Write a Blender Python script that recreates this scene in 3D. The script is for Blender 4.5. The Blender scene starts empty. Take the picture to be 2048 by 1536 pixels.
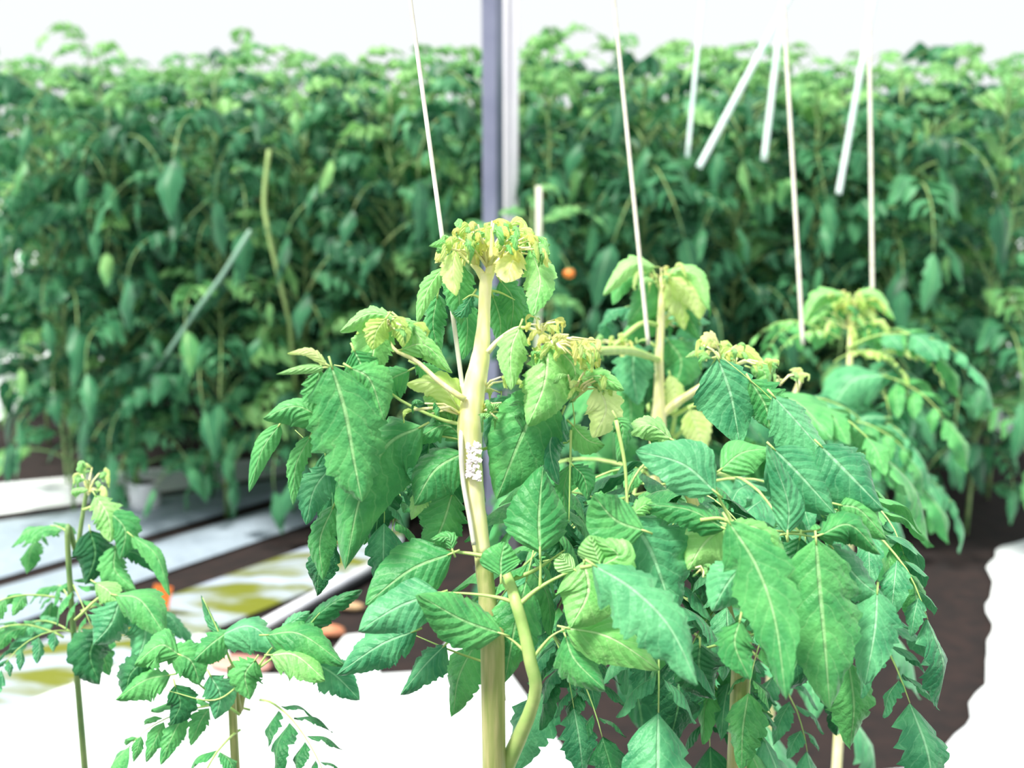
import bpy, math, random
from mathutils import Vector, Matrix
S = bpy.context.scene
COL = S.collection
R0 = random.Random(11)

# ------------------------------------------------------------------ camera
FPX, PITCH = 2196.0, math.radians(12)
EYE = Vector((0, 0, 1.75))
FW = Vector((0, math.cos(PITCH), -math.sin(PITCH)))
UP = Vector((0, math.sin(PITCH), math.cos(PITCH)))
RT = Vector((1, 0, 0))
cam = bpy.data.cameras.new('camera'); co = bpy.data.objects.new('camera', cam); COL.objects.link(co)
co.location = EYE; co.rotation_euler = (math.pi/2 - PITCH, 0, 0)
cam.sensor_width = 36; cam.lens = 36*FPX/2048
cam.clip_start = 0.02; cam.clip_end = 300
cam.dof.use_dof = True; cam.dof.focus_distance = 0.92; cam.dof.aperture_fstop = 5.2
S.camera = co

# ------------------------------------------------------------------ light
w = bpy.data.worlds.new('overcast_sky'); S.world = w; w.use_nodes = True
bg = w.node_tree.nodes['Background']
bg.inputs[0].default_value = (0.96, 0.985, 1.0, 1); bg.inputs[1].default_value = 0.72
sl = bpy.data.lights.new('sun', 'SUN'); so = bpy.data.objects.new('sun', sl); COL.objects.link(so)
sl.energy = 4.9; sl.angle = math.radians(14); sl.color = (1.0, 0.97, 0.86)
so.rotation_euler = Vector((0.42, 0.30, -1.0)).to_track_quat('-Z', 'Y').to_euler()
so.location = (0, 0, 6)
S.view_settings.view_transform = 'Standard'; S.view_settings.look = 'None'
S.view_settings.gamma = 1; S.view_settings.use_curve_mapping = False
S.view_settings.exposure = 0.5
S.cycles.max_bounces = 8; S.cycles.transmission_bounces = 6

# ------------------------------------------------------------------ helpers
def W(px, py, d):
    return EYE + d*(FW + RT*((px-1024)/FPX) + UP*((768-py)/FPX))
def G(px, py, z=0.0):
    r = FW + RT*((px-1024)/FPX) + UP*((768-py)/FPX)
    return EYE + r*((z-EYE.z)/r.z)
def gd(px, py):
    return (G(px, py)-EYE).dot(FW)

def srgb(r, g, b):
    f = lambda c: (c/255/12.92) if c/255 <= .04045 else ((c/255+.055)/1.055)**2.4
    return (f(r), f(g), f(b), 1)

def tag(o, label=None, cat=None, group=None, kind=None):
    if label: o['label'] = label
    if cat: o['category'] = cat
    if group: o['group'] = group
    if kind: o['kind'] = kind
    return o

def empty(name, loc):
    o = bpy.data.objects.new(name, None); COL.objects.link(o); o.location = loc
    o.empty_display_size = .05
    return o

class MB:
    def __init__(s): s.v = []; s.f = []; s.uv = []; s.mi = []
    def add(s, verts, faces, uvs=None, mi=0):
        b = len(s.v); s.v += [tuple(v) for v in verts]
        s.uv += (uvs if uvs else [(0, 0)]*len(verts))
        for f in faces: s.f.append(tuple(i+b for i in f)); s.mi.append(mi)
    def tube(s, pts, rads, n=8, mi=0, caps=True):
        pts = [Vector(p) for p in pts]; m = len(pts)
        if not hasattr(rads, '__len__'): rads = [rads]*m
        V = []; F = []; UVs = []
        T = (pts[1]-pts[0]).normalized()
        X = T.orthogonal().normalized()
        L = 0
        for i, p in enumerate(pts):
            t = (pts[min(i+1, m-1)]-pts[max(i-1, 0)]).normalized()
            X = (X - t*X.dot(t)).normalized(); Y = t.cross(X)
            if i: L += (p-pts[i-1]).length
            for k in range(n):
                a = 2*math.pi*k/n
                V.append(p + (X*math.cos(a)+Y*math.sin(a))*rads[i]); UVs.append((L, k/n))
        for i in range(m-1):
            for k in range(n):
                k2 = (k+1) % n
                F.append((i*n+k, i*n+k2, (i+1)*n+k2, (i+1)*n+k))
        if caps:
            F.append(tuple(range(n-1, -1, -1))); F.append(tuple((m-1)*n+k for k in range(n)))
        s.add(V, F, UVs, mi)
    def box(s, c, X, Y, Z, mi=0):
        c = Vector(c); V = [c+X*a+Y*b+Z*e for a in (-1, 1) for b in (-1, 1) for e in (-1, 1)]
        s.add(V, [(0,1,3,2),(4,6,7,5),(0,4,5,1),(2,3,7,6),(0,2,6,4),(1,5,7,3)], None, mi)
    def mesh(s, name, mats, smooth=True, off=None):
        me = bpy.data.meshes.new(name)
        vs = s.v if off is None else [(x-off[0], y-off[1], z-off[2]) for x, y, z in s.v]
        me.from_pydata(vs, [], s.f)
        if not isinstance(mats, (list, tuple)): mats = [mats]
        for m in mats: me.materials.append(m)
        uvl = me.uv_layers.new(name='UVMap')
        li = [0]*len(me.loops); me.loops.foreach_get('vertex_index', li)
        buf = []
        for i in li: buf += s.uv[i]
        uvl.data.foreach_set('uv', buf)
        me.polygons.foreach_set('material_index', s.mi)
        me.polygons.foreach_set('use_smooth', [smooth]*len(me.polygons))
        me.update(); return me
    def build(s, name, mats, parent=None, smooth=True, world=None):
        """world: location of the parent root; vertices are in world space"""
        me = s.mesh(name, mats, smooth, world)
        o = bpy.data.objects.new(name, me); COL.objects.link(o)
        if parent: o.parent = parent
        return o

def catmull(pts, n):
    pts = [Vector(p) for p in pts]
    if len(pts) == 2: pts = [pts[0], (pts[0]+pts[1])/2, pts[1]]
    P = [pts[0]*2-pts[1]] + pts + [pts[-1]*2-pts[-2]]
    out = []; segs = len(pts)-1
    for i in range(n+1):
        t = i/n*segs; k = min(int(t), segs-1); u = t-k
        a, b, c, d = P[k:k+4]
        out.append(0.5*((2*b)+(c-a)*u+(2*a-5*b+4*c-d)*u*u+(3*b-a-3*c+d)*u**3))
    return out

# ------------------------------------------------------------------ materials
def nodes(name):
    m = bpy.data.materials.new(name); m.use_nodes = True
    nt = m.node_tree; return m, nt, nt.nodes['Principled BSDF'], nt.nodes['Material Output']
def M_(nt, op, a, b=None, clamp=False):
    n = nt.nodes.new('ShaderNodeMath'); n.operation = op; n.use_clamp = clamp
    for i, x in enumerate((a, b)):
        if x is None: continue
        if isinstance(x, (int, float)): n.inputs[i].default_value = x
        else: nt.links.new(x, n.inputs[i])
    return n.outputs[0]
def mixc(nt, fac, a, b):
    n = nt.nodes.new('ShaderNodeMix'); n.data_type = 'RGBA'
    for s, x in ((0, fac), (6, a), (7, b)):
        if isinstance(x, (int, float)): n.inputs[s].default_value = x
        elif isinstance(x, tuple): n.inputs[s].default_value = x
        else: nt.links.new(x, n.inputs[s])
    return n.outputs[2]
def noise(nt, scale, coord=None, detail=3):
    n = nt.nodes.new('ShaderNodeTexNoise'); n.inputs['Scale'].default_value = scale; n.inputs['Detail'].default_value = detail
    if coord is not None: nt.links.new(coord, n.inputs['Vector'])
    return n.outputs['Fac']

def leaf_mat(name, c1, c2, vein, trans=0.24, veins=7.0, mott=45, fine=True):
    m, nt, p, out = nodes(name); L = nt.links
    tc = nt.nodes.new('ShaderNodeTexCoord'); oi = nt.nodes.new('ShaderNodeObjectInfo')
    sep = nt.nodes.new('ShaderNodeSeparateXYZ'); L.new(tc.outputs['UV'], sep.inputs[0])
    u, v = sep.outputs[0], sep.outputs[1]
    av = M_(nt, 'ABSOLUTE', v)
    rnd = oi.outputs['Random']
    n1 = noise(nt, mott, tc.outputs['Object'])
    f = M_(nt, 'ADD', M_(nt, 'MULTIPLY', M_(nt, 'SUBTRACT', n1, .5), 3.0), M_(nt, 'MULTIPLY', rnd, .9), True)
    col = mixc(nt, f, c1, c2)
    # side veins: run forward from the midrib
    wob = M_(nt, 'MULTIPLY', noise(nt, 60, tc.outputs['Object'], 2), 1.1)
    ph = M_(nt, 'FRACT', M_(nt, 'ADD', M_(nt, 'SUBTRACT', M_(nt, 'MULTIPLY', u, veins), M_(nt, 'MULTIPLY', av, 1.6)), wob))
    d = M_(nt, 'ABSOLUTE', M_(nt, 'SUBTRACT', ph, .5))
    line = M_(nt, 'MULTIPLY', M_(nt, 'SUBTRACT', 0.075, d), 18, True)
    mid = M_(nt, 'MULTIPLY', M_(nt, 'SUBTRACT', 0.06, av), 30, True)
    vv = M_(nt, 'MAXIMUM', M_(nt, 'MULTIPLY', line, .2), M_(nt, 'MULTIPLY', mid, .75), True)
    col = mixc(nt, vv, col, vein)
    L.new(col, p.inputs['Base Color'])
    p.inputs['Roughness'].default_value = .48
    p.inputs['Specular IOR Level'].default_value = .42
    p.inputs['Sheen Weight'].default_value = .12
    if fine:
        bp = nt.nodes.new('ShaderNodeBump'); bp.inputs['Strength'].default_value = .75; bp.inputs['Distance'].default_value = .0022
        h = M_(nt, 'ADD', M_(nt, 'MULTIPLY', noise(nt, 230, tc.outputs['Object'], 2), .7), M_(nt, 'MULTIPLY', d, .9))
        h = M_(nt, 'SUBTRACT', h, M_(nt, 'MULTIPLY', mid, .5))
        L.new(h, bp.inputs['Height']); L.new(bp.outputs[0], p.inputs['Normal'])
    tr = nt.nodes.new('ShaderNodeBsdfTranslucent'); L.new(mixc(nt, .5, col, c2), tr.inputs[0])
    mx = nt.nodes.new('ShaderNodeMixShader'); mx.inputs[0].default_value = trans
    L.new(p.outputs[0], mx.inputs[1]); L.new(tr.outputs[0], mx.inputs[2]); L.new(mx.outputs[0], out.inputs[0])
    return m

def plain(name, c1, c2=None, rough=.6, scale=30, stretch=None, metal=0, spec=.5, bump=0):
    m, nt, p, out = nodes(name); L = nt.links
    tc = nt.nodes.new('ShaderNodeTexCoord'); co_ = tc.outputs['Object']
    if stretch:
        mp = nt.nodes.new('ShaderNodeMapping'); mp.inputs['Scale'].default_value = stretch
        L.new(co_, mp.inputs[0]); co_ = mp.outputs[0]
    n = noise(nt, scale, co_)
    f = M_(nt, 'MULTIPLY', M_(nt, 'SUBTRACT', n, .35), 3.0, True)
    L.new(mixc(nt, f, c1, c2 or c1), p.inputs['Base Color'])
    p.inputs['Roughness'].default_value = rough; p.inputs['Metallic'].default_value = metal
    p.inputs['Specular IOR Level'].default_value = spec
    if bump:
        b = nt.nodes.new('ShaderNodeBump'); b.inputs['Strength'].default_value = .6; b.inputs['Distance'].default_value = bump
        L.new(n, b.inputs['Height']); L.new(b.outputs[0], p.inputs['Normal'])
    return m

VEIN = srgb(165, 215, 150)
MAT = {
 'g': leaf_mat('leaf_green', srgb(62, 150, 84), srgb(104, 190, 108), VEIN),
 'b': leaf_mat('leaf_blue_green', srgb(50, 138, 92), srgb(104, 188, 130), srgb(165, 225, 175)),
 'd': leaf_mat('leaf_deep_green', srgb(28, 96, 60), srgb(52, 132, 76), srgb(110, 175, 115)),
 'l': leaf_mat('leaf_light_green', srgb(122, 204, 110), srgb(168, 228, 140), srgb(215, 245, 185)),
 'y': leaf_mat('leaf_yellow_green', srgb(204, 240, 128), srgb(232, 250, 172), srgb(244, 250, 200), .5),
 'Y': leaf_mat('leaf_yellow', srgb(244, 248, 128), srgb(253, 250, 186), srgb(252, 250, 205), .5),
 'fg': leaf_mat('far_leaf_green', srgb(40, 112, 74), srgb(84, 160, 108), srgb(140, 200, 140), .3, 5, 12, False),
 'fd': leaf_mat('far_leaf_deep', srgb(24, 84, 56), srgb(54, 126, 84), srgb(96, 160, 110), .25, 5, 12, False),
 'fl': leaf_mat('far_leaf_light', srgb(84, 160, 96), srgb(146, 204, 124), srgb(190, 222, 150), .35, 5, 12, False),
}
STEM = plain('stem_cream', srgb(238, 240, 158), srgb(252, 244, 200), .5, 30, (6, 6, .8), bump=.0006)
STEML = plain('stem_olive', srgb(150, 165, 95), srgb(190, 188, 130), .55, 30, (8, 8, .7), bump=.0008)
PETI = plain('petiole_pale_green', srgb(168, 208, 118), srgb(200, 222, 140), .5, 60)
FSTEM = plain('far_stem', srgb(96, 140, 84), srgb(150, 172, 110), .6, 20)
TWINE = plain('white_twine', srgb(240, 240, 226), srgb(222, 216, 200), .6, 80, bump=.0003)
FTWINE = plain('white_stake_plastic', srgb(205, 232, 226), srgb(226, 240, 236), .5, 20)

# ------------------------------------------------------------------ leaf blades
def halfw(u):
    return (math.sin(math.pi*min(1, u**0.62)))**0.75 if 0 < u < 1 else 0.0
def blade(mb, pts, wid, Nh, rng, nu=36, nv=4, teeth=6, depth=.34, fold=.25, wav=.06, curl=0.0, quilt=.006, mi=0):
    """a tomato leaflet along pts: lobed toothed margin, folded along its midrib"""
    sp = catmull(pts, nu)
    Lh = sum((sp[i+1]-sp[i]).length for i in range(nu))
    V = []; UVs = []; F = []
    ph = [rng.random()*.6 for _ in range(2)]; wp = rng.random()*6.28
    amp = [1+rng.uniform(-.15, .15), 1+rng.uniform(-.15, .15)]
    lob = [[rng.uniform(.25, 1.35) for _ in range(teeth+2)] for _ in range(2)]
    for i in range(nu+1):
        u = i/nu
        t = (sp[min(i+1, nu)]-sp[max(i-1, 0)]).normalized()
        N = (Nh - t*Nh.dot(t))
        N = N.normalized() if N.length > 1e-4 else t.orthogonal().normalized()
        Sd = t.cross(N).normalized()
        for j in range(-nv, nv+1):
            v = j/nv; a = abs(v); s = 0 if v < 0 else 1
            fr = (u*teeth + ph[s]) % 1.0
            tooth = 1 - depth*lob[s][int(u*teeth+ph[s])]*(1-fr)**1.3*(0.35+.65*(1-u))*(1 if u < .93 else .3)
            fr2 = (u*teeth*3 + ph[s]) % 1.0
            tooth *= 1 - depth*.28*(1-fr2)
            hw = wid/2*halfw(u)*(tooth if a > .6 else 1-(1-tooth)*a)*amp[s]
            x = hw*v
            z = -fold*abs(x)*(1+.6*a) + wav*wid*a*a*math.sin(u*9+wp+s*2.0) - curl*wid*a**3
            z += quilt*wid*math.sin(2*math.pi*(u*7-a*1.6))*a*(1-a)*3
            fwd = .20*wid*a*(1-u)**.7*halfw(u)
            V.append(sp[i] + Sd*x + N*z + t*fwd); UVs.append((u, v))
    n = 2*nv+1
    for i in range(nu):
        for j in range(n-1):
            F.append((i*n+j, i*n+j+1, (i+1)*n+j+1, (i+1)*n+j))
    mb.add(V, F, UVs, mi)

def pxpts(pts):   # (px,py,depth) triples; depth may be given once at each end
    return [W(*p) for p in pts]

class Plant:
    def __init__(s, base, label, name='tomato_plant', group=None):
        s.base = Vector(base); s.root = empty(name, s.base)
        tag(s.root, label, 'tomato plant', group); s.rng = random.Random(hash(label[:9]) % 1 + int(abs(base[0])*977)+3)
    def stem(s, pts, mat, name='stem', n=12, seg=40, par=None, knob=0.0, label=None):
        P = catmull([W(*p[:3]) if len(p) == 4 else Vector(p[0]) for p in pts], seg)
        rr = [(p[3]/2*p[2]/FPX if len(p) == 4 else p[1]) for p in pts]
        rads = []
        for i in range(seg+1):
            t = i/seg*(len(rr)-1); k = min(int(t), len(rr)-2); u = t-k
            r = rr[k]*(1-u)+rr[k+1]*u
            rads.append(r*(1+knob*math.sin(i*2.1)*.5+knob*math.sin(i*.9)*.5))
        mb = MB(); mb.tube(P, rads, n)
        o = mb.build(name, mat, par or s.root, world=s.base)
        if label: o['label'] = label
        return o
    def leaf(s, rach, leaflets, w=5, mat=None):
        """rach: [(px,py,d)...] petiole+rachis; leaflets: (pts, width_px, mat, opts)"""
        P = catmull(pxpts(rach), 16); d = rach[0][2]
        mb = MB(); mb.tube(P, [w/2*d/FPX*(1-.72*i/16) for i in range(17)], 7)
        r = mb.build('leaf', mat or PETI, s.root, world=s.base)
        for L in leaflets: s.leaflet(r, *L)
        return r
    def leaflet(s, par, pts, wpx, m='g', **k):
        if k == {} : k = {}
        d = sum(p[2] for p in pts)/len(pts)
        P = pxpts(pts)
        view = (EYE-sum(P, Vector())/len(P)).normalized()
        tilt = k.pop('tilt', 0.35); roll = k.pop('roll', s.rng.uniform(-.25, .25))
        N = (view + Vector((0, 0, 1))*tilt + RT*roll).normalized()
        mb = MB()
        a = dict(fold=s.rng.uniform(.15, .4), curl=s.rng.uniform(0, .2), teeth=s.rng.choice((5, 6, 7)), wav=.05)
        a.update(k)
        blade(mb, P, wpx*d/FPX*1.12, N, s.rng, **a)
        # short stalk
        if len(P) > 1:
            st = P[0]-(P[1]-P[0]).normalized()*.006
            mb.tube([st, P[0], P[0]+(P[1]-P[0])*.12], [.0009, .0009, .0006], 5, 1)
        return mb.build('leaflet', [MAT[m], PETI], par, world=s.base)

# generic compound leaf in local space: x outward, z up
def compound(seed, L=.36, pairs=4, nu=14, nv=2, mat='fg', droop=1.0, rise=.5, broad=.32, strap=False):
    r = random.Random(seed); mb = MB()
    pts = []; x = z = 0; y = 0; n = 12
    yaw = r.uniform(-.05, .05)
    for i in range(n+1):
        pts.append(Vector((x, y, z)))
        t = i/n; ang = rise - (rise+1.15*droop)*t**1.1 + r.uniform(-.06, .06)
        x += math.cos(ang)*L/n; z += math.sin(ang)*L/n; y += yaw*L/n*i/4
    mb.tube(pts, [L*.011*(1-.75*i/n) for i in range(n+1)], 5, 1)
    def at(t):
        k = min(int(t*n), n-1); u = t*n-k
        return pts[k].lerp(pts[k+1], u), (pts[k+1]-pts[k]).normalized()
    for i in range(pairs):
        t = .30+.58*i/max(1, pairs-1)
        for sd in (-1, 1):
            tt = t+r.uniform(-.03, .03); p, T = at(min(tt, .99))
            ll = L*broad*(1.05-.25*abs(i-1))*r.uniform(.85, 1.15)
            side = Vector((0, sd, 0)); dn = Vector((0, 0, -1))
            D1 = (side*.9+T*.55+dn*.15).normalized(); D2 = (side*.55+T*.5+dn*r.uniform(.5, 1.1)).normalized()
            if strap: D1 = (side*.75+T*.6-dn*.1).normalized(); D2 = (side*.2+T*.6+dn*r.uniform(.7, 1.2)).normalized()
            q = p+D1*.08*ll
            Nn = (Vector((0, 0, 1))*1+side*.5-T*.2)
            blade(mb, [q, q+D1*ll*.5, q+D1*ll*.5+D2*ll*.55], ll*r.uniform(.48, .6), Nn, r, nu, nv, 4, .4, .3, .07)
    p, T = at(1.0)
    ll = L*broad*(1.1 if strap else 1.25)
    blade(mb, [p, p+T*ll*.5, p+T*ll*.6+Vector((0, 0, -1))*ll*.45], ll*(.42 if strap else .6), Vector((1, 0, .6)), r, nu, nv, 5, .4, .3, .07)
    return mb.mesh('leaf', [MAT[mat], FSTEM if mat[0] == 'f' else PETI])

def inst(mesh, par, loc, az, pit, sc, rng, name='leaf'):
    o = bpy.data.objects.new(name, mesh); COL.objects.link(o); o.parent = par
    o.location = loc; o.rotation_euler = (rng.uniform(-.2, .2), pit, az); o.scale = (sc, sc, sc)
    return o

# ================================================================== ground
def sheet(name, corners, z, mat, kind='structure', bulge=.03, nx=30, ny=10, label=None, cat=None, th=.0):
    """film sheet stretched over a low bed; corners a,b (near edge) c,d (far edge)"""
    a, b, c, d = [Vector((p.x, p.y, 0)) for p in corners]; mb = MB(); V = []; F = []; r = random.Random(7)
    ph = r.random()*6
    for j in range(ny+1):
        for i in range(nx+1):
            u, v = i/nx, j/ny
            p = a.lerp(b, u).lerp(d.lerp(c, u), v)
            e = (1-abs(2*v-1)**3)
            p.z = z + bulge*e + .004*math.sin(u*37+v*9+ph)*e + .006*math.sin(u*11+ph*2+v*14)*e
            V.append(p)
    for j in range(ny):
        for i in range(nx):
            k = j*(nx+1)+i; F.append((k, k+1, k+nx+2, k+nx+1))
    mb.add(V, F)
    o = mb.build(name, mat)
    return o

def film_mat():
    m, nt, p, out = nodes('shade_toned_mulch_film'); L = nt.links
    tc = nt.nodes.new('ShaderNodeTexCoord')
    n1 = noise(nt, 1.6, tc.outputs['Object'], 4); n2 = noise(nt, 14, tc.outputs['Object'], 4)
    c = mixc(nt, M_(nt, 'MULTIPLY', M_(nt, 'SUBTRACT', n2, .5), 1.5, True), srgb(160, 174, 190), srgb(136, 150, 168))  # white film toned down to grey-blue, shade put into its colour
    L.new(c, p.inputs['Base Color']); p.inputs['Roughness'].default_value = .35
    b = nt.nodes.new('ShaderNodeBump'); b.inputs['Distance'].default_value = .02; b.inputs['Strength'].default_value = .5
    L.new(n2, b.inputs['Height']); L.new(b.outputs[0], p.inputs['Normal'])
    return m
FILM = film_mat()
def film_stain():
    m, nt, p, out = nodes('algae_stained_film'); L = nt.links
    tc = nt.nodes.new('ShaderNodeTexCoord')
    mp = nt.nodes.new('ShaderNodeMapping'); mp.inputs['Scale'].default_value = (1.2, 4.5, 1); L.new(tc.outputs['Object'], mp.inputs[0])
    n1 = noise(nt, 2.0, mp.outputs[0], 4)
    f = M_(nt, 'MULTIPLY', M_(nt, 'SUBTRACT', n1, .42), 6.0, True)
    L.new(mixc(nt, f, srgb(178, 190, 212), srgb(118, 124, 48)), p.inputs['Base Color'])
    p.inputs['Roughness'].default_value = .3
    return m
STAIN = film_stain()
SOIL = plain('dark_damp_soil', srgb(24, 16, 18), srgb(40, 26, 25), .9, 12, bump=.01)
fl = MB(); fl.add([(-60, -10, -.01), (60, -10, -.01), (60, 90, -.01), (-60, 90, -.01)], [(0, 1, 2, 3)])
tag(fl.build('floor', SOIL, smooth=False), kind='structure')
WHF = plain('white_ground_sheet', srgb(236, 240, 244), srgb(222, 228, 236), .45, 3)

def line_pt(a, b, x):    # point of the ground line through pixels a,b at world x
    A, B = G(*a), G(*b); t = (x-A.x)/(B.x-A.x); return A.lerp(B, t)
# furrow lines seen at lower left
l1a, l1b = (285, 1084), (540, 1008)
l2a, l2b = (345, 1165), (640, 1062)
def strip(name, la, lb, za, zb, x0, x1, mat, off0=0, off1=0, bulge=.03):
    a, b = line_pt(*la, x0), line_pt(*la, x1); d, c = line_pt(*lb, x0), line_pt(*lb, x1)
    o = sheet(name, (a, b, c, d), .002, mat, bulge=bulge); tag(o, kind='structure'); return o
X0, X1 = -9, -.35
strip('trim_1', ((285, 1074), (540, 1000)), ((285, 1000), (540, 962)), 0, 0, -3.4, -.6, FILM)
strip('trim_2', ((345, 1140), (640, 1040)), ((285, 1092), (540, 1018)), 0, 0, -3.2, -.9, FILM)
strip('trim_3', ((300, 1310), (700, 1150)), ((345, 1190), (640, 1085)), 0, 0, -3.0, -.5, STAIN, bulge=.02)
strip('trim_8', ((285, 990), (540, 955)), ((285, 940), (540, 915)), 0, 0, -3.6, -.4, WHF)
# broad white sheets: foreground aisle, right aisle, beyond the rows
def flat(name, pts, z, mat):
    mb = MB(); mb.add([(p[0], p[1], z) for p in pts], [tuple(range(len(pts)))]); return tag(mb.build(name, mat, smooth=False), kind='structure')
a = line_pt((300, 1330), (700, 1170), -3.0); b = line_pt((300, 1330), (700, 1170), -.2)
flat('trim_4', [(-8, 1.2), (8, 1.2), (8, 5.2)]+[(p.x+.012*math.sin(i*1.3), p.y+.015*math.sin(i*2.1)) for i, p in enumerate(catmull([(3.4, 5.0, 0), (2.3, 4.75, 0), (1.95, 4.2, 0), (1.66, 3.55, 0), (1.3, 3.0, 0), (.85, 2.8, 0), (.2, 2.85, 0)], 48))]+[tuple(G(*q))[:2] for q in ((985, 1300), (960, 1268), (905, 1272), (850, 1345), (760, 1350), (735, 1268), (690, 1272), (630, 1352), (480, 1350), (440, 1272), (350, 1268), (200, 1330), (-300, 1420))]+[(-8, 2.6)], .004, WHF)
flat('trim_5', [(-50, 1.2), (-3.4, 1.2), (-3.4, 80), (-50, 80)], .006, WHF)
flat('trim_6', [(3.1, 1.2), (50, 1.2), (50, 80), (3.1, 80)], .006, WHF)
flat('trim_7', [(-3.4, 10), (3.1, 10), (3.1, 80), (-3.4, 80)], .006, WHF)

# things lying on the ground
PIPEM = plain('white_pvc', srgb(236, 238, 248), srgb(216, 218, 232), .35, 10)
mb = MB(); a = G(508, 1262, .02); b = G(800, 1104, .02); mb.tube([a, a.lerp(b, .5)+Vector((0, 0, .004)), b], .024, 12)
o = mb.build('irrigation_pipe', PIPEM); tag(o, 'white plastic pipe lying on the ground behind the lower left leaves', 'pipe')
BLACK = plain('pipe_shadow_black', srgb(22, 22, 28), None, .5, 10)  # black tube laid beside the pipe to paint its cast shade
mb = MB(); a = G(500, 1282, .012); b = G(800, 1120, .012); mb.tube([a, b], .014, 10)
tag(mb.build('pipe_shadow', BLACK), 'thin black tube standing in for the shade along the near side of the white pipe', 'shadow_strip')
def stone(px, py, r, c1, c2, label, sq=(1.7, 1, .55), name='pebble', seed=1, cat='stone'):
    g = G(px, py, r*sq[2]); mb = MB(); rr = random.Random(seed); V = []; F = []; n, m = 14, 9
    for j in range(m+1):
        th = math.pi*j/m
        for i in range(n):
            ph = 2*math.pi*i/n; k = 1+.12*math.sin(2*ph+seed)+.07*math.sin(3*th+ph*2+seed)
            V.append(g+Vector((math.sin(th)*math.cos(ph)*sq[0], math.sin(th)*math.sin(ph)*sq[1], math.cos(th)*sq[2]))*r*k)
    for j in range(m):
        for i in range(n): F.append((j*n+i, (j+1)*n+i, (j+1)*n+(i+1) % n, j*n+(i+1) % n))
    mb.add(V, F)
    o = mb.build(name, plain('stone_'+str(seed), c1, c2, .7, 25), None)
    return tag(o, label, cat)
stone(648, 1262, .042, srgb(206, 140, 104), srgb(190, 120, 90), 'pinkish tan stone between the leaves below the white pipe', seed=1)
stone(700, 1212, .03, srgb(222, 196, 148), srgb(170, 130, 104), 'small sandy stone just right of the white pipe, behind the leaf', seed=2)
stone(480, 1328, .055, srgb(214, 160, 146), srgb(200, 140, 130), 'pale pink stone low between the bottom left leaves', seed=3, sq=(1.9, 1, .4))
# white grow bag glimpsed under the far foliage
def grow_bag(px, py, wpx, h, label):
    g = G(px, py); d = (g-EYE).dot(FW); r = wpx/2*d/FPX; root = empty('grow_bag', g); tag(root, label, 'grow bag')
    mb = MB(); V = []; F = []; n = 20; prof = [(.0, .0), (.86, .0), (1, .08), (1.06, .45), (1.0, .8), (.96, .93)]
    def lathe(prof):
        V = [Vector((math.cos(2*math.pi*i/n)*q*r*(1+.05*math.sin(i*1.9)), math.sin(2*math.pi*i/n)*q*r, z*h)) for q, z in prof for i in range(n)]
        return V, [(k*n+i, k*n+(i+1) % n, (k+1)*n+(i+1) % n, (k+1)*n+i) for k in range(len(prof)-1) for i in range(n)]
    mb.add(*lathe(prof)); mb.build('pouch', WPOST_, root)
    mb = MB(); mb.add(*lathe([(.96, .92), (1.06, .93), (1.06, 1.0), (.98, 1.0), (.94, .94)])); mb.build('rolled_rim', WPOST_, root)
    mb = MB(); mb.add(*lathe([(0.0, .9), (.95, .9)])); mb.build('potting_soil', SOIL, root)
WPOST_ = plain('white_bag_film', srgb(246, 246, 250), srgb(230, 230, 238), .5, 6)
grow_bag(292, 1024, 54, .16, 'white grow bag on the ground at the foot of the far foliage, left')
# orange tag
ORG = plain('orange_plastic', srgb(232, 128, 52), srgb(214, 108, 40), .5, 10)
mb = MB(); p = G(333, 1242, 0); mb.tube([p, p+Vector((.005, 0, .07))], .006, 8)
for dx, dz, s in ((-.008, .085, 1), ):
    c = p+Vector((-.012, 0, .10)); mb.box(c, Vector((.034, .0, -.006)), Vector((0, .004, 0)), Vector((.01, 0, .042)))
tag(mb.build('marker_peg', ORG, smooth=False), 'orange plastic marker peg standing at the left behind the leaves', 'marker')

# ================================================================== far rows
FV = [compound(100+i, L=.42+.05*(i % 3), pairs=6, mat=('fg', 'fl', 'fd', 'fg', 'fg', 'fd')[i % 6], droop=1.0+.15*(i % 4), rise=.65+.18*(i % 3), broad=.29, strap=True) for i in range(12)]
FT = [compound(200+i, L=.26, pairs=5, mat='fl', droop=1.0, rise=.9, broad=.28, strap=True) for i in range(4)]
def far_plant(x, y, H, rng, label, group, nleaf=26, zmin=.3, lean=0.0, sc=1.0, root=None):
    r = root or empty('tomato_plant', (x, y, 0)); tag(r, label, 'tomato plant', group)
    lx = rng.uniform(-.06, .06)+lean
    pts = [Vector((0, 0, 0)), Vector((lx*.4, rng.uniform(-.03, .03), H*.4)), Vector((lx, 0, H))]
    sp = catmull(pts, 10); mb = MB(); mb.tube(sp, [.010-.0006*i for i in range(11)], 6)
    st = mb.build('stem', FSTEM, r)
    az = rng.random()*6
    for i in range(nleaf):
        t = zmin+(1-zmin)*(i/(nleaf-1))**.85
        k = min(int(t*10), 9); p = sp[k].lerp(sp[k+1], t*10-k)
        az += 2.4+rng.uniform(-.3, .3)
        top = i > nleaf-5
        me = rng.choice(FT if top else FV)
        inst(me, r, p, az, rng.uniform(-.25, .25)-(.25 if top else 0), sc*rng.choice((.7, .85, 1.0, 1.15, 1.35))*rng.uniform(.93, 1.07), rng)
    return r
rr = random.Random(5)
ORD = ['leftmost', 'second from the left', 'third from the left', 'fourth from the left', 'fifth from the left', 'sixth from the left', 'seventh from the left', 'eighth from the left', 'ninth from the left', 'tenth from the left', 'eleventh from the left', 'twelfth from the left', 'thirteenth from the left', 'fourteenth from the left', 'fifteenth from the left', 'sixteenth from the left', 'seventeenth from the left']
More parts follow.
